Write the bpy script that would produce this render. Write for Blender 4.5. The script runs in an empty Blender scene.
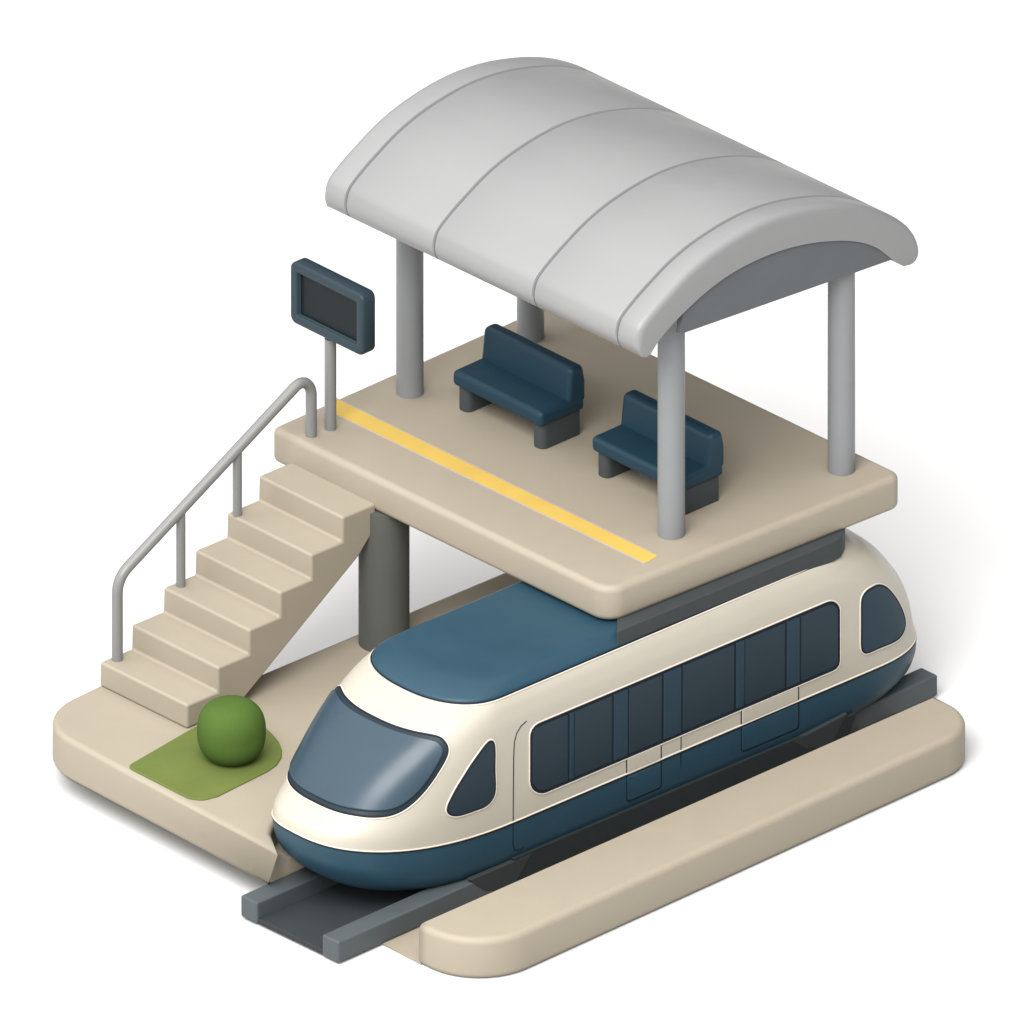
import bpy, bmesh, math
import numpy as np
from mathutils import Vector, Matrix

scene = bpy.context.scene
COL = scene.collection

# ------------------------------------------------------------------ view frame
# an orthographic, near-isometric view.  World X runs along the train, Y across it.
AZ = math.radians(43.15)
SE = 0.464
CE = math.sqrt(1 - SE * SE)
CA, SA = math.cos(AZ), math.sin(AZ)
RV = Vector((CA, -SA, 0)); UV = Vector((SE * SA, SE * CA, CE)); BV = RV.cross(UV)
U0 = 700.0
DROP = 0.70            # the rails lie this far below the top of the raised deck
LOW = 0.27             # top of the lower slab, which the track cuts as a channel
GROUND_Z = -LOW - 0.455


def P(px, py, z):
    """plan position of a measured outline point at height z"""
    r = (px - 512.0) / 100.0; u = (U0 - py) / 100.0
    h = (u - z * CE) / SE
    return Vector((r * CA + h * SA, -r * SA + h * CA, z))


def PY(px, py, y):
    """position of a measured outline point on the upright plane Y = y"""
    r = (px - 512.0) / 100.0; u = (U0 - py) / 100.0
    x = (r + y * SA) / CA
    return Vector((x, y, (u - x * SE * SA - y * SE * CA) / CE))


def proj(v):
    v = Vector(v)
    return (512 + 100 * v.dot(RV), U0 - 100 * v.dot(UV))


# ------------------------------------------------------------------ materials
def material(name, col, rough=0.5, spec=0.35, bump=0.0, bscale=60.0, mottle=0.04, coat=0.0, grain=0.02):
    m = bpy.data.materials.new(name); m.use_nodes = True
    nt = m.node_tree; b = nt.nodes['Principled BSDF']
    b.inputs['Roughness'].default_value = rough
    b.inputs['Specular IOR Level'].default_value = spec * 0.8
    b.inputs['Coat Weight'].default_value = coat
    tc = nt.nodes.new('ShaderNodeTexCoord')
    n1 = nt.nodes.new('ShaderNodeTexNoise'); n1.inputs['Scale'].default_value = 3.0; n1.inputs['Detail'].default_value = 5
    n2 = nt.nodes.new('ShaderNodeTexNoise'); n2.inputs['Scale'].default_value = 150.0; n2.inputs['Detail'].default_value = 2
    nt.links.new(tc.outputs['Object'], n1.inputs['Vector']); nt.links.new(tc.outputs['Object'], n2.inputs['Vector'])
    def mr(src, lo, hi):
        r = nt.nodes.new('ShaderNodeMapRange')
        r.inputs['From Min'].default_value = 0.3; r.inputs['From Max'].default_value = 0.7
        r.inputs['To Min'].default_value = lo; r.inputs['To Max'].default_value = hi
        nt.links.new(src, r.inputs['Value']); return r.outputs['Result']
    a = mr(n1.outputs['Fac'], 1 - mottle, 1 + mottle)
    g = mr(n2.outputs['Fac'], 1 - grain, 1 + grain)
    mul = nt.nodes.new('ShaderNodeMath'); mul.operation = 'MULTIPLY'
    nt.links.new(a, mul.inputs[0]); nt.links.new(g, mul.inputs[1])
    vm = nt.nodes.new('ShaderNodeVectorMath'); vm.operation = 'SCALE'
    vm.inputs[0].default_value = [c * 0.8 for c in col] if name != 'white_floor' else col
    nt.links.new(mul.outputs[0], vm.inputs['Scale'])
    nt.links.new(vm.outputs['Vector'], b.inputs['Base Color'])
    rr = mr(n1.outputs['Fac'], rough - 0.04, rough + 0.04)
    nt.links.new(rr, b.inputs['Roughness'])
    if bump:
        bp = nt.nodes.new('ShaderNodeBump'); bp.inputs['Strength'].default_value = bump; bp.inputs['Distance'].default_value = 0.01
        n3 = nt.nodes.new('ShaderNodeTexNoise'); n3.inputs['Scale'].default_value = bscale; n3.inputs['Detail'].default_value = 4
        nt.links.new(tc.outputs['Object'], n3.inputs['Vector'])
        nt.links.new(n3.outputs['Fac'], bp.inputs['Height']); nt.links.new(bp.outputs['Normal'], b.inputs['Normal'])
    return m


M = {
    'stone': material('beige_plaster', (0.3086, 0.2699, 0.2096), 0.55, 0.3, 0.10, 90, 0.015),
    'cream': material('cream_paint', (0.4144, 0.3829, 0.322), 0.38, 0.4, coat=0.1, mottle=0.015, grain=0.01),
    'rim': material('pale_cream_trim', (0.6, 0.55, 0.47), 0.4, 0.4, mottle=0.01),
    'blue': material('steel_blue_paint', (0.0181, 0.0525, 0.0798), 0.42, 0.25, mottle=0.03),
    'navy': material('navy_upholstery', (0.0098, 0.034, 0.055), 0.45, 0.25, 0.06, 120),
    'glass': material('slate_window_glass', (0.0109, 0.0242, 0.0368), 0.32, 0.22, mottle=0.03),
    'shield': material('blue_grey_windscreen_glass', (0.0264, 0.0495, 0.0704), 0.30, 0.35, mottle=0.02),
    'frame': material('dark_slate_frame', (0.012, 0.022, 0.03), 0.45, 0.2),
    'gasket': material('black_navy_rubber', (0.006, 0.010, 0.018), 0.6, 0.2),
    'roof': material('light_grey_painted_metal', (0.225, 0.227, 0.2299), 0.42, 0.4, mottle=0.006),
    'seam': material('grey_seam', (0.115, 0.118, 0.12), 0.6, 0.2),
    'soffit': material('mid_grey_painted_metal', (0.3, 0.3, 0.3), 0.5, 0.35),
    'column': material('grey_column_paint', (0.1998, 0.2088, 0.216), 0.42, 0.4, mottle=0.02),
    'pier': material('grey_concrete', (0.0827, 0.0853, 0.0783), 0.65, 0.25, 0.1, 80),
    'tube': material('satin_grey_tube', (0.18, 0.18, 0.1764), 0.35, 0.5, mottle=0.02),
    'steel': material('dark_steel', (0.0675, 0.0795, 0.0855), 0.48, 0.25, 0.05, 100),
    'bench_leg': material('dark_grey_bench_leg', (0.044, 0.052, 0.056), 0.5, 0.25),
    'bed': material('shade_darkened_track_bed', (0.0299, 0.0356, 0.0391), 0.7, 0.15, 0.08, 80),  # darker than the rails: shade between them is put into the colour
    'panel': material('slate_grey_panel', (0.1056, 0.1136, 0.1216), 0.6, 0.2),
    'pillar': material('navy_pillar_paint', (0.0125, 0.034, 0.051), 0.42, 0.2, mottle=0.02),
    'gear': material('dark_grey_running_gear', (0.03, 0.0353, 0.0375), 0.6, 0.2),
    'under': material('underframe_and_rail_shade', (0.022, 0.0264, 0.0286), 0.6, 0.1),  # for the box below the body and the plate painted as rail shade
    'beam': material('charcoal_beam', (0.0448, 0.0512, 0.0528), 0.6, 0.15, 0.05, 80),
    'sign': material('dark_blue_grey_plastic', (0.022, 0.037, 0.047), 0.42, 0.2),
    'screen': material('dark_display', (0.0036, 0.0077, 0.0099), 0.35, 0.2),
    'yellow': material('yellow_line_paint', (0.54, 0.369, 0.0837), 0.55, 0.3),
    'lilac': material('pale_line_border', (0.36, 0.32, 0.34), 0.55, 0.3),
    'grass': material('green_turf', (0.1086, 0.1408, 0.035), 0.75, 0.15, 0.25, 110, 0.05, grain=0.05),
    'bush': material('clipped_green_foliage', (0.0567, 0.1035, 0.0189), 0.8, 0.12, 0.25, 110, 0.08, grain=0.06),
}
gm = material('white_floor', (0.53, 0.53, 0.53), 0.9, 0.0, mottle=0.0, grain=0.0)


# ------------------------------------------------------------------ object helpers
def link(name, me, mat, parent=None):
    o = bpy.data.objects.new(name, me); COL.objects.link(o)
    if mat is not None:
        me.materials.append(mat)
    if parent is not None:
        o.parent = parent
        o.matrix_parent_inverse = Matrix.Translation(parent.location).inverted() if parent.type == 'EMPTY' else Matrix()
    return o


def tag(o, label=None, cat=None, group=None, kind=None):
    if label: o['label'] = label
    if cat: o['category'] = cat
    if group: o['group'] = group
    if kind: o['kind'] = kind
    return o


def empty(name, loc):
    o = bpy.data.objects.new(name, None); COL.objects.link(o); o.location = loc
    o.empty_display_size = 0.2
    return o


def smooth(me):
    for p in me.polygons: p.use_smooth = True


def add_bevel(o, w, seg=4, ang=35, clamp=True):
    b = o.modifiers.new('bevel', 'BEVEL'); b.width = w; b.segments = seg
    b.limit_method = 'ANGLE'; b.angle_limit = math.radians(ang); b.harden_normals = True
    b.use_clamp_overlap = clamp
    smooth(o.data)
    return o


def prism(name, pts, vec, mat, parent=None, bevel=0.0, seg=4, ang=35, clamp=True, pts2=None):
    """closed 3D polygon swept along a vector"""
    bm = bmesh.new()
    vec = Vector(vec)
    a = [bm.verts.new(p) for p in pts]
    b = [bm.verts.new(p) for p in pts2] if pts2 else [bm.verts.new(Vector(p) + vec) for p in pts]
    bm.faces.new(a); bm.faces.new(b[::-1])
    n = len(pts)
    for i in range(n):
        bm.faces.new((a[i], b[i], b[(i + 1) % n], a[(i + 1) % n]))
    bmesh.ops.recalc_face_normals(bm, faces=bm.faces)
    me = bpy.data.meshes.new(name); bm.to_mesh(me); bm.free()
    o = link(name, me, mat, parent)
    if bevel: add_bevel(o, bevel, seg, ang, clamp)
    else:
        for p in me.polygons: p.use_smooth = False
    return o


def fillet(pts, radii, seg=10):
    """round the corners of a 2D polygon"""
    out = []
    n = len(pts)
    for i in range(n):
        p0, p1, p2 = Vector(pts[i - 1][:2]), Vector(pts[i][:2]), Vector(pts[(i + 1) % n][:2])
        r = radii[i] if isinstance(radii, (list, tuple)) else radii
        if r <= 0:
            out.append(p1); continue
        d0 = (p0 - p1).normalized(); d1 = (p2 - p1).normalized()
        c = max(-1, min(1, d0.dot(d1))); th = math.acos(c)
        t = r / math.tan(th / 2)
        rad = lambda j: radii[j % n] if isinstance(radii, (list, tuple)) else radii
        t = min(t, (p0 - p1).length * (0.84 if rad(i - 1) <= 0 else 0.49), (p2 - p1).length * (0.84 if rad(i + 1) <= 0 else 0.49))
        r2 = t * math.tan(th / 2)
        q0 = p1 + d0 * t; q1 = p1 + d1 * t
        ctr = p1 + (d0 + d1).normalized() * (r2 / math.sin(th / 2))
        a0 = math.atan2(q0.y - ctr.y, q0.x - ctr.x); a1 = math.atan2(q1.y - ctr.y, q1.x - ctr.x)
        da = (a1 - a0 + math.pi) % (2 * math.pi) - math.pi
        for k in range(seg + 1):
            a = a0 + da * k / seg
            out.append(Vector((ctr.x + r2 * math.cos(a), ctr.y + r2 * math.sin(a))))
    return out


def offset_outline(pl, d):
    """outline moved inwards by d (mitred at the corners)"""
    n = len(pl)
    area = sum(pl[i].x * pl[(i + 1) % n].y - pl[(i + 1) % n].x * pl[i].y for i in range(n))
    sg = 1 if area > 0 else -1
    out = []
    for i in range(n):
        a, b, c = pl[i - 1], pl[i], pl[(i + 1) % n]
        t0, t1 = (b - a).normalized(), (c - b).normalized()
        n0, n1 = Vector((-t0.y, t0.x)) * sg, Vector((-t1.y, t1.x)) * sg
        m = (n0 + n1).normalized()
        out.append(b + m * (d / max(m.dot(n0), 0.35)))
    return out


def rounded_prism(name, pl, z_top, thick, mat, parent=None, bevel=0.06, seg=6, weld=0.004, square=False):
    q = []
    for p in pl:
        if not q or (p - q[-1]).length > weld: q.append(Vector(p[:2]))
    if (q[0] - q[-1]).length < weld: q.pop()
    pl = q
    bm = bmesh.new()
    prof = []
    for k in range(seg + 1):
        a = math.pi / 2 * k / seg
        prof.append((bevel * (1 - math.sin(a)), -thick + bevel * (1 - math.cos(a))))
    for k in range(seg, -1, -1):
        a = math.pi / 2 * k / seg
        prof.append((bevel * (1 - math.sin(a)), -bevel * (1 - math.cos(a))))
    rings = []
    for ins, dz in prof:
        o = offset_outline(pl, ins) if ins > 1e-6 else list(pl)
        if square and ins > 1e-6:        # the closing edge (last point to first) is not rounded
            m = len(pl)
            for k, nb in ((0, 1), (m - 1, m - 2)):
                e = (pl[0] - pl[-1]).normalized(); t = (pl[nb] - pl[k]).normalized()
                sn = abs(t.x * e.y - t.y * e.x)
                side = 1 if k == 0 else -1
                o[k] = pl[k] - e * side * (ins / max(sn, 0.3))
        rings.append([bm.verts.new((p.x, p.y, z_top + dz)) for p in o])
    n = len(pl)
    for a, b in zip(rings, rings[1:]):
        for i in range(n):
            bm.faces.new((a[i], a[(i + 1) % n], b[(i + 1) % n], b[i])).smooth = True
    caps = [bm.faces.new(rings[0][::-1]), bm.faces.new(rings[-1])]
    bmesh.ops.recalc_face_normals(bm, faces=bm.faces)
    for f in caps: f.smooth = False
    bmesh.ops.triangulate(bm, faces=caps)
    me = bpy.data.meshes.new(name); bm.to_mesh(me); bm.free()
    return link(name, me, mat, parent)


def slab(name, pxs, z_top, thick, mat, parent=None, radii=0.0, bevel=0.06, seg=6, square=False):
    pl = [P(x, y, z_top) for x, y in pxs]
    if bevel and isinstance(radii, (list, tuple)):
        radii = [0 if r <= 0.03 else max(r, bevel + 0.02) for r in radii]
    pl = fillet(pl, radii)
    if bevel:
        return rounded_prism(name, pl, z_top, thick, mat, parent, bevel, seg, 0.004, square)
    return prism(name, [(p.x, p.y, z_top) for p in pl], (0, 0, -thick), mat, parent)


def tube_mesh(bm, pts, r, n=20, closed=False, caps=True):
    pts = [Vector(p) for p in pts]
    m = len(pts)
    rings = []
    prev = None
    for i in range(m):
        if closed:
            t = (pts[(i + 1) % m] - pts[i - 1]).normalized()
        else:
            t = (pts[min(i + 1, m - 1)] - pts[max(i - 1, 0)]).normalized()
        if prev is None:
            ref = Vector((0, 0, 1)) if abs(t.z) < 0.9 else Vector((1, 0, 0))
            u = (ref - t * ref.dot(t)).normalized()
        else:
            u = (prev - t * prev.dot(t)).normalized()
        prev = u
        v = t.cross(u)
        rings.append([bm.verts.new(pts[i] + (u * math.cos(2 * math.pi * k / n) + v * math.sin(2 * math.pi * k / n)) * r) for k in range(n)])
    rng = range(m) if closed else range(m - 1)
    for i in rng:
        A, B = rings[i], rings[(i + 1) % m]
        off = 0
        if closed and i == m - 1:   # match the seam
            best = min(range(n), key=lambda o: (A[0].co - B[o].co).length)
            off = best
        for k in range(n):
            bm.faces.new((A[k], A[(k + 1) % n], B[(k + 1 + off) % n], B[(k + off) % n]))
    if caps and not closed:
        bm.faces.new(rings[0][::-1]); bm.faces.new(rings[-1])


def tube(name, pts, r, mat, parent=None, n=20, closed=False):
    bm = bmesh.new(); tube_mesh(bm, pts, r, n, closed)
    bmesh.ops.recalc_face_normals(bm, faces=bm.faces)
    me = bpy.data.meshes.new(name); bm.to_mesh(me); bm.free()
    o = link(name, me, mat, parent)
    smooth(me)
    me.set_sharp_from_angle(angle=math.radians(50))
    return o


def round_path(pts, rad, seg=8):
    out = [Vector(pts[0])]
    for i in range(1, len(pts) - 1):
        p0, p1, p2 = Vector(pts[i - 1]), Vector(pts[i]), Vector(pts[i + 1])
        r = rad[i] if isinstance(rad, (list, tuple)) else rad
        a = p1 + (p0 - p1).normalized() * r; b = p1 + (p2 - p1).normalized() * r
        for k in range(seg + 1):
            t = k / seg
            out.append((1 - t) ** 2 * a + 2 * t * (1 - t) * p1 + t * t * b)
    out.append(Vector(pts[-1]))
    return out


# ------------------------------------------------------------------ ground
me = bpy.data.meshes.new('ground')
g = 60
me.from_pydata([(-g, -g, GROUND_Z), (g, -g, GROUND_Z), (g, g, GROUND_Z), (-g, g, GROUND_Z)], [], [(0, 1, 2, 3)])
tag(link('ground', me, gm), kind='structure')

# ------------------------------------------------------------------ base
base = empty('model_base', P(476, 800, GROUND_Z))
tag(base, 'thick beige base slab with rounded corners under the whole station model', 'base')
# lower slab: one piece on the near side of the track, one under the raised deck, and a thin bed between
slab('lower_slab', [(419, 924.6), (476, 954), (987, 721), (937.5, 695.8)], -LOW, 0.455, M['stone'], base, [0, 0.86, 0.56, 0], 0.07, 6, True)
slab('lower_slab', [(28, 719), (288, 856), (640, 699), (604, 529), (178, 708), (115, 677)], -LOW, 0.455, M['stone'], base,
     [0.72, 0.0, 0.0, 0.3, 0.0, 0.0], 0.05)
slab('channel_bed', [(318, 909), (421, 963), (936, 733), (838, 685)], -DROP, DROP and (-DROP - GROUND_Z), M['stone'], base, 0.0, 0.0)


# ------------------------------------------------------------------ train body maths
O_T = P(330, 783.5 + 0.425 * 270, -DROP); L_E = P(600, 783.5, -DROP)
O_T += BV * (0.06 / SE); L_E += BV * (0.06 / SE)   # clear of the rails
O_T.z = L_E.z = -DROP + 0.06
LD = (L_E - O_T).normalized(); TD = Vector((-LD.y, LD.x, 0))


def tw(s, t, z):
    return O_T + LD * s + TD * t + Vector((0, 0, z))


LEV = np.array([
    # z     w      sf     s0    s1    sr    p
    [0.20, 0.905, 0.14, 1.52, 5.85, 7.35, 2.60],
    [0.25, 0.930, -0.03, 1.57, 5.95, 7.40, 2.65],
    [0.35, 0.945, -0.26, 1.63, 6.15, 7.50, 2.70],
    [0.50, 0.950, -0.44, 1.70, 6.37, 7.52, 2.72],
    [0.64, 0.950, -0.47, 1.72, 6.46, 7.50, 2.73],
    [0.80, 0.950, -0.44, 1.62, 6.43, 7.46, 2.72],
    [1.00, 0.950, -0.33, 1.48, 6.40, 7.42, 2.70],
    [1.25, 0.950, -0.12, 1.42, 6.33, 7.33, 2.66],
    [1.50, 0.950, 0.14, 1.42, 6.19, 7.17, 2.62],
    [1.65, 0.947, 0.33, 1.43, 6.08, 7.05, 2.58],
    [1.78, 0.938, 0.51, 1.46, 5.94, 6.90, 2.52],
    [1.88, 0.917, 0.66, 1.50, 5.81, 6.76, 2.46],
    [1.96, 0.887, 0.80, 1.55, 5.74, 6.67, 2.40],
    [2.04, 0.833, 0.97, 1.60, 5.65, 6.56, 2.34],
])
LIFT = 0.25            # the colour line rises a little round the nose
Z_BELT, Z_ROOF = 0.64, 2.04


def pchip(x, y, xi):
    h = np.diff(x); d = np.diff(y) / h
    m = np.zeros_like(y)
    m[0], m[-1] = d[0], d[-1]
    for i in range(1, len(x) - 1):
        if d[i - 1] * d[i] > 0:
            w1, w2 = 2 * h[i] + h[i - 1], h[i] + 2 * h[i - 1]
            m[i] = (w1 + w2) / (w1 / d[i - 1] + w2 / d[i])
    i = int(np.clip(np.searchsorted(x, xi) - 1, 0, len(x) - 2))
    t = (xi - x[i]) / h[i]
    return ((1 + 2 * t) * (1 - t) ** 2 * y[i] + t * (1 - t) ** 2 * h[i] * m[i]
            + t * t * (3 - 2 * t) * y[i + 1] + t * t * (t - 1) * h[i] * m[i + 1])


_Z = np.linspace(LEV[0, 0], LEV[-1, 0], 1841)
_TAB = np.array([[float(pchip(LEV[:, 0], LEV[:, k], z)) for k in range(1, 7)] for z in _Z])
_STEP = _Z[1] - _Z[0]


def lev(z):
    f = (min(max(z, LEV[0, 0]), LEV[-1, 0]) - LEV[0, 0]) / _STEP
    i = min(int(f), len(_Z) - 2); f -= i
    return (_TAB[i] * (1 - f) + _TAB[i + 1] * f).tolist()


def rise(z):
    if z < 0.2 or z > 1.2: return 0.0
    x = (z - 0.2) / 0.44 if z < 0.64 else (1.2 - z) / 0.56
    return LIFT * x * x * (3 - 2 * x)


def sp(v, e):
    return math.copysign(abs(v) ** e, v)


def S_nose(phi, z):
    w, sf, s0, s1, sr, p = lev(z)
    return tw(s0 - (s0 - sf) * sp(max(math.cos(phi), 0), 2 / p), w * sp(math.sin(phi), 2 / p), z + rise(z) * max(math.cos(phi), 0) ** 1.5)


def S_tail(phi, z):
    w, sf, s0, s1, sr, p = lev(z)
    return tw(s1 + (sr - s1) * sp(max(math.cos(phi), 0), 2 / p), w * sp(math.sin(phi), 2 / p), z)


def S_side(s, z):
    w = lev(z)[0]
    return tw(s, -w, z)


NPH = 48


def phis():
    # ring parameters clustered where the superellipse bends fastest
    return [math.radians(-90 + 180 * k / NPH) for k in range(NPH + 1)]


def ring(z, shrink=0.0, zz=None, front=1.1):
    w, sf, s0, s1, sr, p = lev(z)
    w -= shrink; sf += shrink * front; sr -= shrink * front; s0 += shrink * front; s1 -= shrink * front
    zz = z if zz is None else zz
    pts = []
    for ph in phis():                                  # nose: near side -> far side
        pts.append(tw(s0 - (s0 - sf) * sp(max(math.cos(ph), 0), 2 / p), w * sp(math.sin(ph), 2 / p), zz + rise(zz) * max(math.cos(ph), 0) ** 1.5))
    for k in range(1, 12):
        pts.append(tw(s0 + (s1 - s0) * k / 12, w, zz))
    for ph in reversed(phis()):                        # tail: far side -> near side
        pts.append(tw(s1 + (sr - s1) * sp(max(math.cos(ph), 0), 2 / p), w * sp(math.sin(ph), 2 / p), zz))
    for k in range(1, 12):
        pts.append(tw(s1 + (s0 - s1) * k / 12, -w, zz))
    return pts


def loft(name, rings, mat, parent, cap_top=False, cap_bottom=False):
    bm = bmesh.new()
    vs = [[bm.verts.new(p) for p in r] for r in rings]
    n = len(rings[0])
    for a, b in zip(vs, vs[1:]):
        for k in range(n):
            bm.faces.new((a[k], a[(k + 1) % n], b[(k + 1) % n], b[k]))
    if cap_bottom: bm.faces.new(vs[0][::-1])
    if cap_top: bm.faces.new(vs[-1])
    bmesh.ops.recalc_face_normals(bm, faces=bm.faces)
    me = bpy.data.meshes.new(name); bm.to_mesh(me); bm.free()
    smooth(me)
    me.set_sharp_from_angle(angle=math.radians(60))
    return link(name, me, mat, parent)


# ---- raised deck: the part of the base that carries lawn, stairs and platform.
# its edge beside the train follows the train's own plan with a narrow gap
deck_edge = []
_px = [(proj(S_nose(a, 0.5))[0], a) for a in np.linspace(0.0, 1.5, 200)]
for ph in np.linspace(min(_px)[1], math.radians(90), 24):
    w, sf, s0, s1, sr, p = lev(0.64)
    q = tw(s0 - (s0 - sf + 0.012) * sp(max(math.cos(ph), 0), 2 / p), (w + 0.012) * sp(math.sin(ph), 2 / p), DROP)
    deck_edge.append(q)
for s in (3.0, 4.3):
    deck_edge.append(tw(s, 0.965, DROP))


def deck_pts():
    l = [P(28, 718.5, 0), P(115, 677, 0), P(178, 708, 0), P(560, 548, 0)]
    r = [0.68, 0.0, 0.0, 0.12]
    e = [Vector((p.x, p.y, 0)) for p in deck_edge]
    # shaft for the platform pier, behind the train
    sh = [P(408, 690, 0), P(408, 634, 0), P(360.5, 634, 0), P(360.5, 690, 0)]
    tail = e[::-1]
    # order: back edge -> along the train towards the nose -> front edge
    pts = l[:4] + [tail[0]]
    rad = r[:4] + [0.0]
    # the side of the deck that faces the train
    for q in tail[1:]:
        pts.append(q); rad.append(0)
    return pts, rad


deck_poly, deck_rad = deck_pts()
for x, y in ((277.5, 851),):
    deck_poly.append(P(x, y, 0)); deck_rad.append(0)
DECK = fillet(deck_poly, deck_rad)
deck = rounded_prism('raised_deck', DECK, 0.0, 0.455, M['stone'], base, 0.055)
_c, _d = P(277.5, 851, 0), (P(126, 771, 0) - P(277.5, 851, 0)).normalized()
for v in deck.data.vertices:            # the end beside the rail leans back at its foot
    if v.co.z < -0.3 and (Vector((v.co.x, v.co.y, 0)) - _c).length < 0.13:
        v.co += _d * 0.13

# ------------------------------------------------------------------ lawn and bush
tag(slab('lawn', [(126.5, 766), (187.5, 730.5), (232, 708), (258, 722), (266, 727.5), (273, 734), (279, 741.5), (282, 749), (281.5, 757), (276.5, 764.5), (268, 770.5), (218, 795.5), (203, 799.5), (189, 798)], 0.018, 0.03,
         M['grass'], None, [0.10, 0.0, 0.05, 0.15, 0.15, 0.15, 0.15, 0.15, 0.15, 0.15, 0.15, 0.12, 0.12, 0.15], 0.012, 3),
    'flat light green lawn patch beside the foot of the stairs', 'lawn', kind='stuff')

bc = P(231.5, 759.5, 0.0)
bm = bmesh.new()
bmesh.ops.create_uvsphere(bm, u_segments=64, v_segments=40, radius=1)
for v in bm.verts:
    d = v.co.normalized()
    e = 2.55
    k = (abs(d.x) ** e + abs(d.y) ** e + abs(d.z) ** e) ** (-1 / e)
    rad = math.hypot(d.x, d.y)
    k2 = (rad ** e + abs(d.z) ** e) ** (-1 / e)
    v.co = Vector((d.x * k2 * 0.345, d.y * k2 * 0.345, d.z * k2 * 0.335 + 0.325))
me = bpy.data.meshes.new('bush'); bm.to_mesh(me); bm.free(); smooth(me)
o = link('bush', me, M['bush']); o.location = bc
tag(o, 'round clipped dark green bush standing on the lawn patch', 'bush')

# ------------------------------------------------------------------ staircase
RUN_PX, RISE = (31.1, -37.55), 0.275
foot_r = P(187, 729.5, 0)          # near lower corner of the flight
foot_l = P(99, 685.7, 0)
across = foot_l - foot_r
runv = P(187 + 31.1, 729.5 - 37.55 + RISE * 100 * CE, 0) - foot_r
prof = []
for k in range(6):
    prof.append(foot_r + runv * k + Vector((0, 0, RISE * k)))
    prof.append(foot_r + runv * k + Vector((0, 0, RISE * (k + 1))))
endv = runv * 6.09
top_b = foot_r + endv + Vector((0, 0, RISE * 6))
prof.append(top_b)
prof.append(top_b - Vector((0, 0, 0.28)))
prof.append(foot_r + runv * 5.52 + Vector((0, 0, RISE * 6 - 0.53)))
prof.append(foot_r + runv * 1.60)
_w = lambda p: across * (1 - 0.045 * max(p.z, 0) / (RISE * 6))
stair = prism('staircase', prof, across, M['stone'], None, 0.03, 3, 30, True, [p + _w(p) for p in prof])
tag(stair, 'beige six-step staircase climbing from the base up to the platform', 'stairs')

# ------------------------------------------------------------------ platform
ZP = 1.94
platform = empty('station_platform', P(607, 590, ZP - 0.385))
tag(platform, 'raised beige platform slab with a yellow safety line along its edge', 'platform')
slab('deck_slab', [(270.5, 427), (608, 592), (904, 473.5), (549.6, 302.4)], ZP, 0.385, M['stone'], platform, [0.06, 0.24, 0.14, 0.1], 0.07)
slab('safety_line', [(331, 410), (331, 397.5), (656.5, 555.6), (644.5, 562.2)][:0] or [(330, 411), (645, 563), (658, 556), (333, 397)], ZP + 0.004, 0.006,
     M['yellow'], platform, [0, 0.03, 0.03, 0], 0.0)
slab('line_border', [(329, 411.3), (645, 564.2), (645, 563), (330, 411)], ZP + 0.003, 0.004, M['lilac'], platform, 0, 0.0)
slab('line_border', [(333, 397), (652, 552.6), (652, 551.8), (333, 396.0)], ZP + 0.003, 0.004, M['lilac'], platform, 0, 0.0)
# dark beam that carries the slab over the train roof
zb = Z_ROOF - DROP + 0.06 - 0.05
prism('support_beam', [P(x, y, zb) for x, y in ((617, 652), (834, 561.5), (841.5, 557), (845.2, 549), (845.2, 520), (617, 600))],
      (0, 0, ZP - 0.385 - zb + 0.02), M['beam'], platform, 0.012, 2)
# pier under the platform, behind the train
pc = P(384, 642, 0)
bm = bmesh.new(); tube_mesh(bm, [(pc.x, pc.y, -DROP), (pc.x, pc.y, ZP - 0.383)], 0.256, 48)
me = bpy.data.meshes.new('support_pier'); bm.to_mesh(me); bm.free(); smooth(me); me.set_sharp_from_angle(angle=math.radians(50))
link('support_pier', me, M['pier'], platform)

# ------------------------------------------------------------------ canopy
shelter = empty('platform_canopy', P(671, 534, ZP))
tag(shelter, 'light grey arched canopy roof on four round columns over the platform', 'canopy')
ncol = P(671.3, 534, ZP)
YE = P(841.4, 470, ZP).y - 0.14 - 0.09
outer_px = [(642, 357), (638.5, 352), (637.2, 346), (638, 337.5), (642, 326.5), (655, 309.5), (670.5, 292), (688, 273.5), (707.5, 256.5), (726.5, 243), (745.2, 231.5), (764, 222), (782.7, 215),
            (801, 210), (819.8, 207), (838, 205.5), (857.4, 206.3), (874, 209.3), (889.5, 214.5), (902, 221), (911.5, 228.5), (918, 237.5), (921.3, 247), (921.3, 256), (917.5, 262.7), (911.5, 266.3), (904, 266.5)]
inner_px = [(897, 262.8), (888, 256), (878, 248.5), (864.3, 243.2), (850, 241), (834.6, 240.9), (816, 242.5), (797.5, 246), (779, 251.3), (760.4, 258.5), (742, 267.5), (723.3, 279), (704, 294),
            (686.2, 310.5), (672, 325), (660.2, 339), (655, 347), (650.8, 353.6), (646.5, 357.3)]
prof = [PY(x, y, YE) for x, y in outer_px + inner_px]


def open_spline(pts, n):
    out = []
    for i in range(len(pts) - 1):
        a, b, c, d = pts[max(i - 1, 0)], pts[i], pts[i + 1], pts[min(i + 2, len(pts) - 1)]
        for k in range(n):
            t = k / n
            out.append(0.5 * (2 * b + (c - a) * t + (2 * a - 5 * b + 4 * c - d) * t * t + (3 * b - a - 3 * c + d) * t ** 3))
    out.append(pts[-1])
    return out


no = len(outer_px)
po_, pi_ = open_spline(prof[:no], 4), open_spline(prof[no:], 4)
prof = po_ + pi_
no = len(po_)
npf = len(prof)


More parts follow.
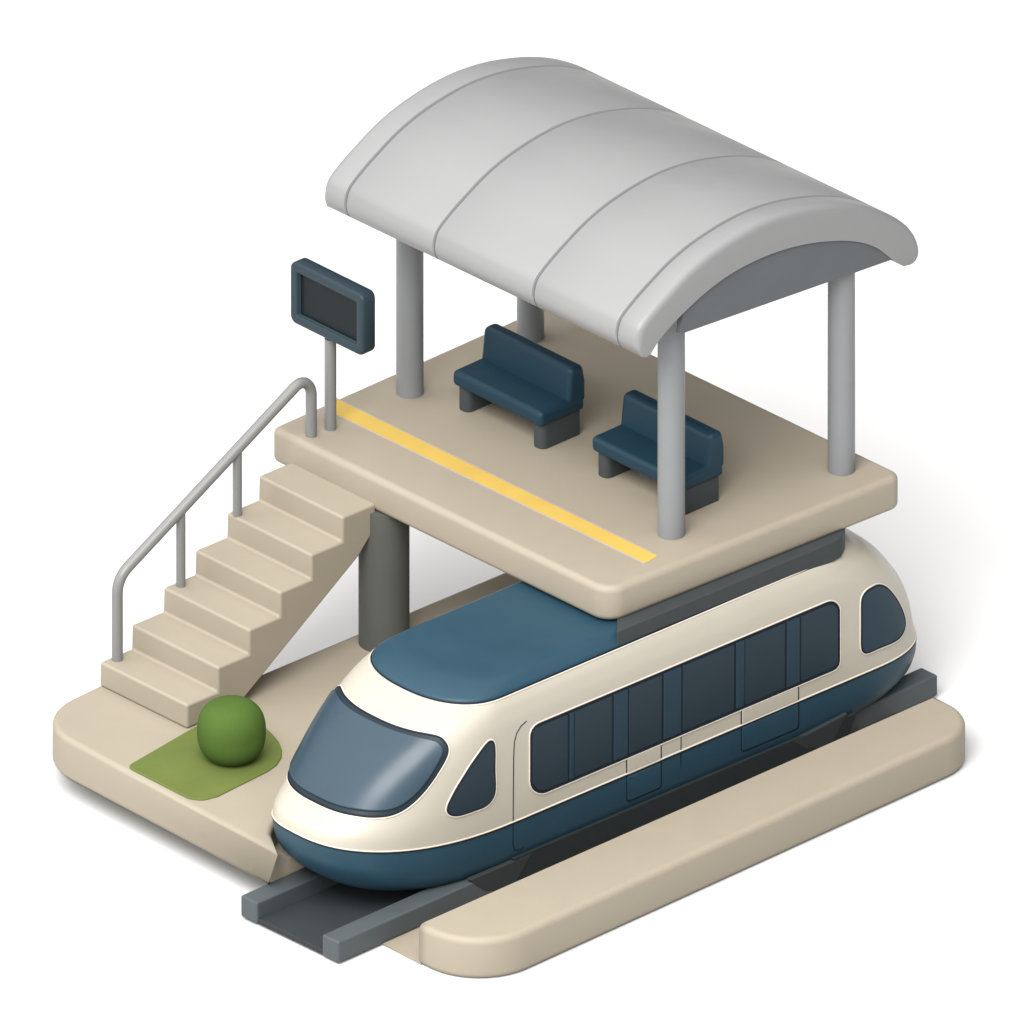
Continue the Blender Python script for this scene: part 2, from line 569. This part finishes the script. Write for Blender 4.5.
def prof_offset(d):
    """profile shrunk by d along its in-plane normals"""
    out = []
    area = sum(prof[i].x * prof[(i + 1) % npf].z - prof[(i + 1) % npf].x * prof[i].z for i in range(npf))
    sg = 1 if area > 0 else -1
    for i in range(npf):
        a, b = prof[i - 1], prof[(i + 1) % npf]
        t = Vector((b.x - a.x, 0, b.z - a.z)).normalized()
        nrm = Vector((-t.z, 0, t.x)) * sg
        out.append(prof[i] + nrm * d)
    return out


# direction of the canopy's long axis
CV = Vector((-0.0728, 4.53, 0)); CL = CV.length; CD = CV / CL
stations = []
BEV = 0.08
for k in range(6):
    a = math.pi / 2 * k / 5
    stations.append((BEV * (1 - math.sin(a)), BEV * (1 - math.cos(a)) * 0.9))
stations = [(BEV * (1 - math.cos(a)), BEV * (1 - math.sin(a))) for a in [math.pi / 2 * k / 6 for k in range(7)]]
seam_y = [0.30, 1.50, 2.93, 4.20]
GW, GD = 0.020, 0.026
for y in seam_y:
    stations += [(y - GW - 0.012, 0), (y - GW, 0.006), (y - GW * 0.6, GD), (y + GW * 0.6, GD), (y + GW, 0.006), (y + GW + 0.012, 0)]
stations += [(CL - BEV * (1 - math.cos(a)), BEV * (1 - math.sin(a))) for a in [math.pi / 2 * k / 6 for k in range(6, -1, -1)]]
bm = bmesh.new()
rings = []
for d, ins in stations:
    po = prof_offset(ins)
    wt = lambda i: min(1.0, i / 10.0, (no - 1 - i) / 10.0) if i < no else 0.0
    po = [prof[i].lerp(po[i], wt(i)) for i in range(npf)]
    rings.append([bm.verts.new(p + CD * d) for p in po])
done = []
for a, b in zip(rings, rings[1:]):
    for i in range(npf):
        f = bm.faces.new((a[i], a[(i + 1) % npf], b[(i + 1) % npf], b[i]))
        if i >= no - 1 and i < npf - 1: f.material_index = 1
        elif stations[len(done)][1] == GD and stations[len(done) + 1][1] == GD: f.material_index = 2
    done.append(1)
# end faces as strips between outer and inner arcs
for r_, fl in ((rings[0], 1), (rings[-1], 0)):
    outer = r_[:no]; inner = r_[no:][::-1]
    i = j = 0
    while i < len(outer) - 1 or j < len(inner) - 1:
        if j == len(inner) - 1 or (i < len(outer) - 1 and (i / (len(outer) - 1)) <= (j / (len(inner) - 1))):
            bm.faces.new((outer[i], outer[i + 1], inner[j])); i += 1
        else:
            bm.faces.new((outer[i], inner[j + 1], inner[j])); j += 1
bmesh.ops.recalc_face_normals(bm, faces=bm.faces)
me = bpy.data.meshes.new('arched_roof'); bm.to_mesh(me); bm.free()
me.materials.append(M['roof']); me.materials.append(M['soffit']); me.materials.append(M['seam'])
o = link('arched_roof', me, None, shelter); smooth(me); me.set_sharp_from_angle(angle=math.radians(40))
# infill panel closing the near end of the vault above the columns
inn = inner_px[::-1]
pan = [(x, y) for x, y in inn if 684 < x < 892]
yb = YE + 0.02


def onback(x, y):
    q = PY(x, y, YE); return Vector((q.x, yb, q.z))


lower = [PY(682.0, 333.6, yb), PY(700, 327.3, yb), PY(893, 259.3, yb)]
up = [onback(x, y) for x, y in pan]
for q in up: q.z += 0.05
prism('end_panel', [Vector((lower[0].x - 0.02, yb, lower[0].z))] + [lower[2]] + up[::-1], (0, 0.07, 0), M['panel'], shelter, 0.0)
# columns


def inner_z(x):
    best = [p for p in prof[no:]]
    xs = sorted((p.x, p.z) for p in best)
    return float(np.interp(x, [a for a, _ in xs], [b for _, b in xs]))


for px, py in ((671.3, 534), (841.4, 470), (409.8, 392.6), (530.5, 337)):
    c = P(px, py, ZP)
    bm = bmesh.new(); tube_mesh(bm, [(0, 0, 0.0), (0, 0, inner_z(c.x) + 0.06 - ZP)], 0.138, 40)
    me = bpy.data.meshes.new('column'); bm.to_mesh(me); bm.free(); smooth(me); me.set_sharp_from_angle(angle=math.radians(50))
    o = link('column', me, M['column'], shelter); o.location = c

# ------------------------------------------------------------------ benches
def make_bench():
    root = empty('bench', (0, 0, 0))
    # local: +X towards the backrest, Y along the bench; origin on the floor at the middle
    HL = 0.655
    prism('seat', [(x, -HL, z) for x, z in ((0.0, 0.275), (0.0, 0.445), (0.60, 0.455), (0.62, 0.275))], (0, 2 * HL, 0), M['navy'], root, 0.055, 5)
    prism('backrest', [(x, -HL + 0.003, z) for x, z in ((0.375, 0.36), (0.425, 0.79), (0.60, 0.79), (0.635, 0.60), (0.635, 0.36))], (0, 2 * HL - 0.006, 0), M['navy'], root, 0.06, 5)
    for y in (-HL + 0.03, HL - 0.03 - 0.16):
        leg = fillet([(0.05, y), (0.57, y), (0.57, y + 0.17), (0.05, y + 0.17)], [0.075, 0.02, 0.02, 0.075], 6)
        o = prism('leg', [(p.x, p.y, 0) for p in leg], (0, 0, 0.30), M['bench_leg'], root, 0.0)
        add_bevel(o, 0.008, 2, 50)
    return root


bench = make_bench()
b0 = P(542.5, 451, ZP)           # near front corner of the near leg
off = Vector((0.05, -0.655 + 0.03, 0))
bench.location = b0 - off + Vector((0.0, 0.0, 0))
tag(bench, 'navy bench in full view in front of the rear canopy column', 'bench', 'benches on the platform')


def dup(root, shift):
    r = root.copy(); COL.objects.link(r); r.location = root.location + shift
    for ch in root.children:
        c = ch.copy(); COL.objects.link(c); c.parent = r
    return r


bench2 = dup(bench, P(139, 66, 0) - P(0, 0, 0))
tag(bench2, 'navy bench partly hidden by the near front column', 'bench', 'benches on the platform')

# ------------------------------------------------------------------ display sign
sf = P(330.4, 428.6, ZP)
sign = empty('information_display', sf)
tag(sign, 'dark rectangular display screen on a thin grey post at the platform edge', 'sign')
tube('post', [sf, sf + Vector((0, 0, 1.02))], 0.06, M['tube'], sign, 24)
xf = sf.x - 0.10
fr = lambda x, y: (lambda r, u: Vector((xf, (xf * CA - r) / SA, 0)))(*((x - 512) / 100, (U0 - y) / 100))


def PX(px, py, x):
    r = (px - 512.0) / 100.0; u = (U0 - py) / 100.0
    y = (x * CA - r) / SA
    return Vector((x, y, (u - x * SE * SA - y * SE * CA) / CE))


q = [PX(289.5, 261.5, xf), PX(363, 295.5, xf), PX(363, 357, xf), PX(289.5, 322.5, xf)]
yl, yr = q[0].y, q[1].y
zt = (q[0].z + q[1].z) / 2; zb_ = (q[2].z + q[3].z) / 2
case = [(yl, zb_), (yr, zb_), (yr, zt), (yl, zt)]
# casing with a real recess for the screen
bm = bmesh.new()
T = 0.185
fw = 0.105


def case_loop(x, ins, r):
    c = [(yl - ins, zb_ + ins), (yr + ins, zb_ + ins), (yr + ins, zt - ins), (yl - ins, zt - ins)]
    return [bm.verts.new((x, p.x, p.y)) for p in fillet(c, max(r, 0.006), 7)]


cl = [case_loop(xf + T, 0.03, 0.05), case_loop(xf + T - 0.01, 0.01, 0.07), case_loop(xf + T - 0.03, 0, 0.08), case_loop(xf + 0.03, 0, 0.08), case_loop(xf + 0.012, 0.006, 0.075),
      case_loop(xf + 0.003, 0.018, 0.065), case_loop(xf, 0.034, 0.05), case_loop(xf, fw - 0.018, 0.02), case_loop(xf + 0.006, fw - 0.004, 0.016), case_loop(xf + 0.02, fw, 0.012), case_loop(xf + 0.06, fw + 0.006, 0.01)]
caps = [bm.faces.new(cl[0]), bm.faces.new(cl[-1][::-1])]
for a, b in zip(cl, cl[1:]):
    for i in range(len(a)): bm.faces.new((a[i], a[(i + 1) % len(a)], b[(i + 1) % len(a)], b[i])).smooth = True
bmesh.ops.recalc_face_normals(bm, faces=bm.faces)
me = bpy.data.meshes.new('casing'); bm.to_mesh(me); bm.free()
link('casing', me, M['sign'], sign)
ins = fw + 0.006
prism('screen', [(xf + 0.05, yl - ins, zb_ + ins), (xf + 0.05, yr + ins, zb_ + ins), (xf + 0.05, yr + ins, zt - ins), (xf + 0.05, yl - ins, zt - ins)],
      (0.02, 0, 0), M['screen'], sign, 0.0)

# ------------------------------------------------------------------ handrail
f1 = P(117.3, 659.5, RISE); f2 = P(180.8, 586, RISE * 3); f3 = P(237.3, 517, RISE * 5); f4 = P(311.2, 435.5, ZP)
hr = empty('handrail', f1)
tag(hr, 'grey tubular handrail on posts along the left side of the stairs', 'handrail')


def on_rail(px, py):
    """point in the upright plane through the first and last post feet"""
    d = (f4 - f1); d.z = 0
    r = (px - 512) / 100
    k = (r - f1.dot(RV)) / d.dot(RV)
    b = f1 + d * k; b.z = 0
    z = ((U0 - py) / 100 - b.dot(UV)) / CE
    return Vector((b.x, b.y, z))


path = [on_rail(117.3, 660.5), on_rail(117.3, 576), on_rail(180, 511.5), on_rail(237.5, 450), on_rail(303.5, 375), on_rail(311.2, 392), on_rail(311.2, 437)]
e1 = on_rail(117.3, 580.5); e2 = on_rail(310.6, 372)
rail_path = round_path([on_rail(117.3, 660.5), on_rail(117.3, 578.5), on_rail(301, 380.5), on_rail(311.2, 386), on_rail(311.2, 436.5)], [0, 0.17, 0.10, 0.10, 0], 8)
tube('rail', rail_path, 0.057, M['tube'], hr, 20)
l0, l1 = on_rail(117.3, 578.5), on_rail(301, 380.5)
for f in (f2, f3):
    px = proj(f)[0]
    k = (px - 117.3) / (301 - 117.3)
    t = l0 + (l1 - l0) * k
    tube('post', [Vector((t.x, t.y, f.z - 0.005)), t], 0.048, M['tube'], hr, 20)

# ------------------------------------------------------------------ track
track = empty('railway_track', P(338, 963, -DROP))
tag(track, 'two dark grey rails on a track bed running under the train', 'track')
ra = P(338.4, 963.9, -DROP); rb = P(938, 696.2, -DROP)
td = (rb - ra).normalized(); tn = Vector((-td.y, td.x, 0)); tl = (rb - ra).length
RH, RW = 0.237, 0.24
W_T = 1.415


def rbox(name, s0, s1, t0, t1, z0, z1, mat, bev, zbase=0):
    pts = [ra + td * s0 + tn * t0, ra + td * s0 + tn * t1, ra + td * s0 + tn * t1, ra + td * s0 + tn * t0]
    zz = (z0, z0, z1, z1)
    return prism(name, [p + Vector((0, 0, z + 0.004)) for p, z in zip(pts, zz)], td * (s1 - s0), mat, track, bev, 3)


rbox('rail', 0, tl, 0, RW, 0, RH, M['steel'], 0.022)
rbox('rail', 0, tl, W_T - RW, W_T, 0, RH, M['steel'], 0.022)
rbox('track_bed', 0.015, tl - 0.01, RW, W_T - RW, 0.0, 0.055, M['bed'], 0.012)

# ------------------------------------------------------------------ train
train = empty('train', tw(3.8, 0, 0.2))
tag(train, 'streamlined cream and blue tram train with rounded nose under the platform', 'train')
zs = [0.64, 0.66] + list(np.linspace(0.7, 1.6, 24)) + list(np.linspace(1.63, Z_ROOF, 20))
body = loft('body', [ring(z) for z in zs], M['cream'], train)
zk = [0.20, 0.21, 0.23, 0.25] + list(np.linspace(0.28, 0.64, 16))
loft('skirt', [ring(z) for z in zk], M['blue'], train, cap_bottom=True)
# raised blue roof with soft shoulders
rf = []
for sh, dz in ((0.0, -0.004), (0.004, 0.018), (0.012, 0.032), (0.025, 0.045), (0.065, 0.077), (0.10, 0.104), (0.115, 0.114), (0.13, 0.121), (0.15, 0.126), (0.18, 0.128), (0.26, 0.128), (0.40, 0.128), (0.55, 0.128)):
    rf.append(ring(Z_ROOF, sh, Z_ROOF + dz, 1.1 + 1.4 * min(sh / 0.12, 1.0)))
loft('roof_panel', rf, M['blue'], train, cap_top=True)
# thin dark trim lines where the colours meet


def loop_tube(name, pts, r, mat, parent, n=8):
    return tube(name, pts, r, mat, parent, n, True)


loop_tube('trim_line', ring(0.64, -0.001), 0.009, M['gasket'], train)
loop_tube('trim_line', ring(0.657, -0.002), 0.009, M['rim'], train)
loop_tube('trim_line', ring(Z_ROOF, 0.0, Z_ROOF + 0.002), 0.010, M['gasket'], train)
loop_tube('trim_line', ring(2.028, -0.001), 0.009, M['rim'], train)


_GRID = {}


def solve(surf, px, py, u_rng, v_rng, facing=True):
    key = (surf.__name__, u_rng, v_rng)
    if key not in _GRID:
        us, vs = np.meshgrid(np.linspace(*u_rng, 70), np.linspace(*v_rng, 40), indexing='ij')
        us, vs = us.ravel(), vs.ravel()
        _GRID[key] = (us, vs, np.array([proj(surf(a, b)) for a, b in zip(us, vs)]))
    us, vs, g = _GRID[key]
    i = int(np.argmin((g[:, 0] - px) ** 2 + (g[:, 1] - py) ** 2))
    u, v = float(us[i]), float(vs[i])
    for _ in range(9):
        x, y = proj(surf(u, v))
        h = 1e-4
        xu, yu = proj(surf(u + h, v)); xv, yv = proj(surf(u, v + h))
        J = np.array([[(xu - x) / h, (xv - x) / h], [(yu - y) / h, (yv - y) / h]])
        du = np.linalg.lstsq(J, np.array([px - x, py - y]), rcond=None)[0]
        du = np.clip(du, -0.1, 0.1)
        u = float(np.clip(u + du[0], *u_rng)); v = float(np.clip(v + du[1], *v_rng))
    return (u, v)


def normal(surf, u, v, flip):
    h = 1e-3
    a = surf(u + h, v) - surf(u - h, v); b = surf(u, v + h) - surf(u, v - h)
    n = a.cross(b).normalized()
    return n * flip


def resample(uv, n, surf):
    """closed polygon resampled evenly by its length on the surface, lightly smoothed"""
    p3 = [surf(*q) for q in uv]; m = len(uv)
    L = [0]
    for i in range(m): L.append(L[-1] + (p3[(i + 1) % m] - p3[i]).length)
    out = []
    for k in range(n):
        d = L[-1] * k / n
        i = min(max(int(np.searchsorted(L, d, side='right')) - 1, 0), m - 1)
        t = (d - L[i]) / max(L[i + 1] - L[i], 1e-9)
        a, b = uv[i], uv[(i + 1) % m]
        out.append((a[0] + (b[0] - a[0]) * t, a[1] + (b[1] - a[1]) * t))
    return out


def catmull(pts, n=6):
    out = []
    m = len(pts)
    for i in range(m):
        p0, p1, p2, p3 = [np.array(pts[(i + k) % m]) for k in (-1, 0, 1, 2)]
        for k in range(n):
            t = k / n
            out.append(tuple(0.5 * (2 * p1 + (p2 - p0) * t + (2 * p0 - 5 * p1 + 4 * p2 - p3) * t * t + (3 * p1 - p0 - 3 * p2 + p3) * t ** 3)))
    return out


def inset(uv, dist, surf):
    m = len(uv); out = []
    cu = np.mean(np.array(uv), axis=0); c3 = surf(*cu)
    for i in range(m):
        u, v = uv[i]
        p = surf(u, v)
        t = (surf(*uv[(i + 1) % m]) - surf(*uv[i - 1])).normalized()
        h = 1e-4
        a = (surf(u + h, v) - p) / h; b = (surf(u, v + h) - p) / h
        n = a.cross(b).normalized()
        d = n.cross(t)
        if i == 0 and False: pass
        out.append((p, a, b, d))
    # orientation by signed area
    ar = sum(uv[i][0] * uv[(i + 1) % m][1] - uv[(i + 1) % m][0] * uv[i][1] for i in range(m))
    sg = 1 if ar > 0 else -1
    res = []
    for (u, v), (p, a, b, d) in zip(uv, out):
        w = d * dist * sg
        A = np.array([[a.x, b.x], [a.y, b.y], [a.z, b.z]])
        du = np.linalg.lstsq(A, np.array(w), rcond=None)[0]
        res.append((u + du[0], v + du[1]))
    return res


def patch(name, uv, surf, flip, h, mat, parent, rings_n=8, sink=0.012, edge=0.010, core=None):
    """panel that follows the body surface and stands h proud of it, with a rounded rim"""
    bm = bmesh.new()
    m = len(uv)
    c = np.mean(np.array(uv), axis=0)
    loops = []
    for ins, off in ((0.0, -sink), (0.0, h * 0.5), (edge * 0.35, h * 0.88), (edge, h)):
        q = inset(uv, ins, surf) if ins else uv
        loops.append([bm.verts.new(surf(*p) + normal(surf, p[0], p[1], flip) * off) for p in q])
    q = np.array(inset(uv, edge * 1.5, surf))
    for k in range(0, rings_n):
        f = 1 - k / rings_n
        hh = core if (core is not None and f < 0.8) else h
        loops.append([bm.verts.new(surf(*p) + normal(surf, p[0], p[1], flip) * hh) for p in (c + (q - c) * f)])
    for a, b in zip(loops, loops[1:]):
        for i in range(m): bm.faces.new((a[i], a[(i + 1) % m], b[(i + 1) % m], b[i]))
    cv = bm.verts.new(surf(*c) + normal(surf, c[0], c[1], flip) * (h if core is None else core))
    for i in range(m): bm.faces.new((loops[-1][i], loops[-1][(i + 1) % m], cv))
    bmesh.ops.recalc_face_normals(bm, faces=bm.faces)
    # make sure the panel faces outwards
    bm.faces.ensure_lookup_table()
    nn = normal(surf, c[0], c[1], flip)
    if bm.faces[-1].normal.dot(nn) < 0:
        bmesh.ops.reverse_faces(bm, faces=bm.faces)
    me = bpy.data.meshes.new(name); bm.to_mesh(me); bm.free(); smooth(me)
    return link(name, me, mat, parent)


def loop3(uv, surf, flip, off):
    return [surf(*p) + normal(surf, p[0], p[1], flip) * off for p in uv]


def flip_of(surf, u, v, out):
    h = 1e-3
    n = (surf(u + h, v) - surf(u - h, v)).cross(surf(u, v + h) - surf(u, v - h))
    return 1 if n.dot(out) > 0 else -1


OUT_SIDE = -TD
F_NOSE = flip_of(S_nose, -0.5, 1.2, -LD - TD)
F_SIDE = flip_of(S_side, 3, 1.2, OUT_SIDE)
F_TAIL = flip_of(S_tail, -1.0, 1.2, LD - TD)

# windscreen: near half from its outline, far half its mirror image
half_px = [(398, 727.6), (415, 732.3), (431.9, 735.6), (441.6, 739), (447.3, 747.4), (445.5, 758), (433.8, 777.7), (420, 795.2), (404.5, 808.5), (388.9, 815.2), (369.4, 816.7), (352, 814.5)]
half = [solve(S_nose, x, y, (-1.5, 0.6), (0.7, 1.98)) for x, y in half_px]
half = [(u, v) for u, v in half if u < -0.02]
ws = half + [(-u, v) for u, v in half[::-1]]
ws = resample(catmull(ws, 8), 150, S_nose)
wsp = patch('windscreen', inset(ws, 0.05, S_nose), S_nose, F_NOSE, 0.034, M['shield'], train, 14)
wf = patch('windscreen_frame', ws, S_nose, F_NOSE, 0.009, M['frame'], train, 14, core=-0.03)
loop_tube('gasket', loop3(ws, S_nose, F_NOSE, 0.004), 0.011, M['gasket'], wf)
loop_tube('rim', loop3(inset(ws, -0.020, S_nose), S_nose, F_NOSE, 0.002), 0.009, M['rim'], wf)

# triangular window on the near cheek of the nose
tri_px = [(490.3, 741.3), (494, 746), (494.2, 770), (494.2, 793), (486.4, 804.8), (473, 810.5), (458, 815), (449.3, 813.5), (447.6, 806.5), (455, 791), (463, 777.7), (471, 765), (478.6, 754.2), (485.5, 745)]


def S_near(s, z):
    """near flank from nose to tail as one surface over (s, z)"""
    w, sf, s0, s1, sr, p = lev(z)
    if s < s0:
        k = min(max((s0 - s) / (s0 - sf), 0), 0.9999)
        t = w * (1 - k ** p) ** (1 / p)
        z = z + rise(z) * k ** (0.75 * p)
    elif s > s1:
        k = min(max((s - s1) / (sr - s1), 0), 0.9999)
        t = w * (1 - k ** p) ** (1 / p)
    else:
        t = w
    return tw(s, -t, z)


F_NEAR = flip_of(S_near, 3, 1.2, OUT_SIDE)


def near(px, py):
    return solve(S_near, px, py, (0.5, 7.5), (0.2, 2.03))


def window(name, pxs, n=90, smoothn=6, mat='glass', h=0.010, parent=None, rim=True, rn=6, S=None, F=None, rng=None):
    S_near, F_NEAR = (S or globals()['S_near']), (F or globals()['F_NEAR'])
    uv = [solve(S, x, y, *rng) for x, y in pxs] if S else [near(x, y) for x, y in pxs]
    if smoothn: uv = catmull(uv, smoothn)
    uv = resample(uv, n, S_near)
    w = patch(name, uv, S_near, F_NEAR, h, M[mat], parent or train, rn)
    if rim:
        loop_tube('gasket', loop3(uv, S_near, F_NEAR, 0.004), 0.010, M['gasket'], w)
        loop_tube('rim', loop3(inset(uv, -0.019, S_near), S_near, F_NEAR, 0.002), 0.009, M['rim'], w)
    return w


TAIL_EDGE = max((proj(S_near(a, 1.3))[0], a) for a in np.linspace(6.0, lev(1.3)[4] - 0.02, 300))[1]
window('cheek_window', tri_px)
rear_px = [(878, 585.5), (871, 588.3), (865.3, 592.3), (862, 598), (861.4, 606), (861.4, 625), (861.4, 645), (863, 651), (867.5, 652.3), (880, 647), (893, 641.5), (899.5, 637), (903.5, 630), (904.6, 622), (903, 614), (898.5, 603.5), (892, 593.8), (885.5, 587.5)]
window('rear_window', rear_px, mat='pillar', S=S_near, F=F_NEAR, rng=((5.2, TAIL_EDGE), (0.6, 2.03)))

# the long window band on the flank
def band_line(x, top):
    # upper and lower edges measured along the flank
    return (698.2 - 0.4205 * (x - 600)) if top else (768.4 - 0.4245 * (x - 600))


def px_rect(x0, x1, ytop, ybot, r=(0, 0, 0, 0), steps=5):
    """outline from bottom left, clockwise in the photo's sense, with rounded corners in px"""
    pts = fillet([(x0, -ybot(x0)), (x0, -ytop(x0)), (x1, -ytop(x1)), (x1, -ybot(x1))], list(r), steps)
    return [(p.x, -p.y) for p in pts]


tp = lambda x: band_line(x, True)
bt = lambda x: band_line(x, False)


def flank(name, pxs, h, mat, parent, rn=2, sink=0.012, edge=0.010, n=None):
    uv = [near(x, y) for x, y in pxs]
    if n: uv = resample(uv, n, S_near)
    return patch(name, uv, S_near, F_NEAR, h, M[mat], parent, rn, sink, edge)


band_out = px_rect(530.6, 838.8, tp, bt, (11, 13, 8.5, 9), 8)
uvb = resample([near(x, y) for x, y in band_out], 220, S_near)
band = patch('window_band', uvb, S_near, F_NEAR, 0.005, M['gasket'], train, 3)
loop_tube('gasket', loop3(uvb, S_near, F_NEAR, 0.003), 0.010, M['gasket'], band)
loop_tube('rim', loop3(inset(uvb, -0.019, S_near), S_near, F_NEAR, 0.002), 0.009, M['rim'], band)
g1 = 1.6
t2 = lambda x: tp(x) + g1
b2 = lambda x: bt(x) - g1
for x0, x1, r in ((531.8, 567.6, (10, 12, 1, 1)), (574, 611.6, (1,) * 4), (628.4, 661.4, (1,) * 4), (682.2, 733.8, (1,) * 4), (744.6, 784.4, (1,) * 4), (800.6, 837.6, (1, 1, 7.5, 8))):
    flank('window_pane', px_rect(x0, x1, t2, b2, r, 6), 0.010, 'glass', train, 4, n=120)
for x0, x1 in ((569, 573.4), (613.2, 627.2), (663.2, 680.6), (735.6, 743.8), (786.2, 799)):
    flank('window_pillar', px_rect(x0, x1, t2, b2, (0.5,) * 4, 3), 0.014, 'pillar', train, 4, n=120)

# doors: a cream upper strip and a blue lower leaf, each framed by a dark joint
bl = lambda x: 787.3 - 0.432 * (x - 600)
for x0, x1, db in ((626, 661.6, lambda x: 803.3 - 0.432 * (x - 626)), (740.6, 799, lambda x: 753.5 - 0.425 * (x - 740.6))):
    d = flank('door', px_rect(x0, x1, lambda x: bt(x) + 2.2, db, (3, 0.5, 0.5, 5), 5), 0.004, 'gasket', train, 2, n=110)
    e = 1.1
    flank('door_leaf', px_rect(x0 + e, x1 - e, lambda x: bl(x) + 1.2, lambda x: db(x) - e - 0.3, (2, 0.5, 0.5, 4), 5), 0.008, 'blue', d, 2, n=100)
    flank('door_strip', px_rect(x0 + e, x1 - e, lambda x: bt(x) + 2.4, lambda x: bl(x) - 0.2, (0.4,) * 4, 3), 0.008, 'cream', d, 2, n=80)


# joint lines of the cab and of the middle panel
def joint(pxs, r=0.006):
    tube('panel_joint', [S_near(*near(x, y)) + OUT_SIDE * 0.001 for x, y in pxs], r, M['gasket'], train, 8)


joint([(681, bt(681) + 2), (680.8, 760), (680.5, 785.5)], 0.005)
joint([(526.4, 721), (520.5, 726.5), (516.5, 733.5), (514.3, 742), (513.5, 758), (513.2, 800), (512.8, 845), (514.5, 850), (518.5, 849.8), (523.5, 847)], 0.0055)

# running gear under the flank, outside the near rail


def gear(pxs):
    t = -0.975
    pts = []
    for x, y in pxs:
        # on the upright plane just outside the rail
        o = tw(0, t, 0)
        r = (x - 512) / 100
        k = (r - o.dot(RV)) / LD.dot(RV)
        b = o + LD * k
        z = ((U0 - y) / 100 - b.dot(UV)) / CE
        pts.append(b + Vector((0, 0, z)))
    return prism('bogie_cover', pts, TD * 0.06, M['gear'], train, 0.012, 3)


gear([(470, 880), (476, 886), (486, 891), (497, 890.5), (517, 881.5), (532, 853.5)])
gear([(793, 741.5), (806, 749), (819, 748.5), (833, 742.5), (848, 713)])
shade_plate = []  # added dark plate: its colour stands in for shade on the near rail
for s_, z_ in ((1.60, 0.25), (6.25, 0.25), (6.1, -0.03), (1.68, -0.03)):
    shade_plate.append(tw(s_, -0.972, z_))
prism('underframe_and_shade', shade_plate, TD * 0.04, M['under'], train, 0.0)
rbx = [tw(1.1, -0.72, 0.24), tw(6.9, -0.72, 0.24), tw(6.9, 0.72, 0.24), tw(1.1, 0.72, 0.24)]
prism('underframe_and_shade', [Vector(p) + Vector((0, 0, -0.0)) for p in rbx], (0, 0, -0.10), M['under'], train, 0.0)

# ------------------------------------------------------------------ light
w = bpy.data.worlds.new('World'); scene.world = w; w.use_nodes = True
nt = w.node_tree; bg = nt.nodes['Background']
# a softbox-like surround: bright overhead and to the left, dim to the right
geo = nt.nodes.new('ShaderNodeTexCoord')
dot = nt.nodes.new('ShaderNodeVectorMath'); dot.operation = 'DOT_PRODUCT'
dot.inputs[1].default_value = Vector((-0.50, 0.0, 0.86)).normalized()
nt.links.new(geo.outputs['Generated'], dot.inputs[0])
mr = nt.nodes.new('ShaderNodeMapRange'); mr.interpolation_type = 'SMOOTHSTEP'; mr.inputs['From Min'].default_value = 0.0; mr.inputs['From Max'].default_value = 1.0
mr.inputs['To Min'].default_value = 0.04; mr.inputs['To Max'].default_value = 3.1
nt.links.new(dot.outputs['Value'], mr.inputs['Value'])
nt.links.new(mr.outputs['Result'], bg.inputs['Strength'])
bg.inputs['Color'].default_value = (1.0, 0.995, 0.985, 1)


def area(name, direction, dist, size, k, col=(1, 1, 1)):
    l = bpy.data.lights.new(name, 'AREA'); l.shape = 'DISK'; l.size = size
    l.energy = k * math.pi ** 2 * dist ** 2
    l.color = col
    o = bpy.data.objects.new(name, l); COL.objects.link(o)
    d = Vector(direction).normalized()
    tgt = P(512, 600, 0.8)
    o.location = tgt + d * dist
    o.rotation_euler = d.to_track_quat('Z', 'Y').to_euler()
    return o


area('key_lamp', (-0.60, -0.36, 0.81), 45, 26, 1.3, (1.0, 0.985, 0.96))

# ------------------------------------------------------------------ camera
cam = bpy.data.cameras.new('camera'); cam.type = 'ORTHO'; cam.ortho_scale = 10.24
cam.clip_start = 0.1; cam.clip_end = 400
co = bpy.data.objects.new('camera', cam); COL.objects.link(co)
co.location = UV * ((U0 - 512) / 100) + BV * 45
co.rotation_euler = Matrix((RV, UV, BV)).transposed().to_euler()
scene.camera = co

scene.view_settings.view_transform = 'Standard'
scene.view_settings.look = 'None'
scene.view_settings.exposure = 0; scene.view_settings.gamma = 1
scene.view_settings.use_curve_mapping = False
scene.cycles.use_denoising = True
scene.cycles.max_bounces = 8
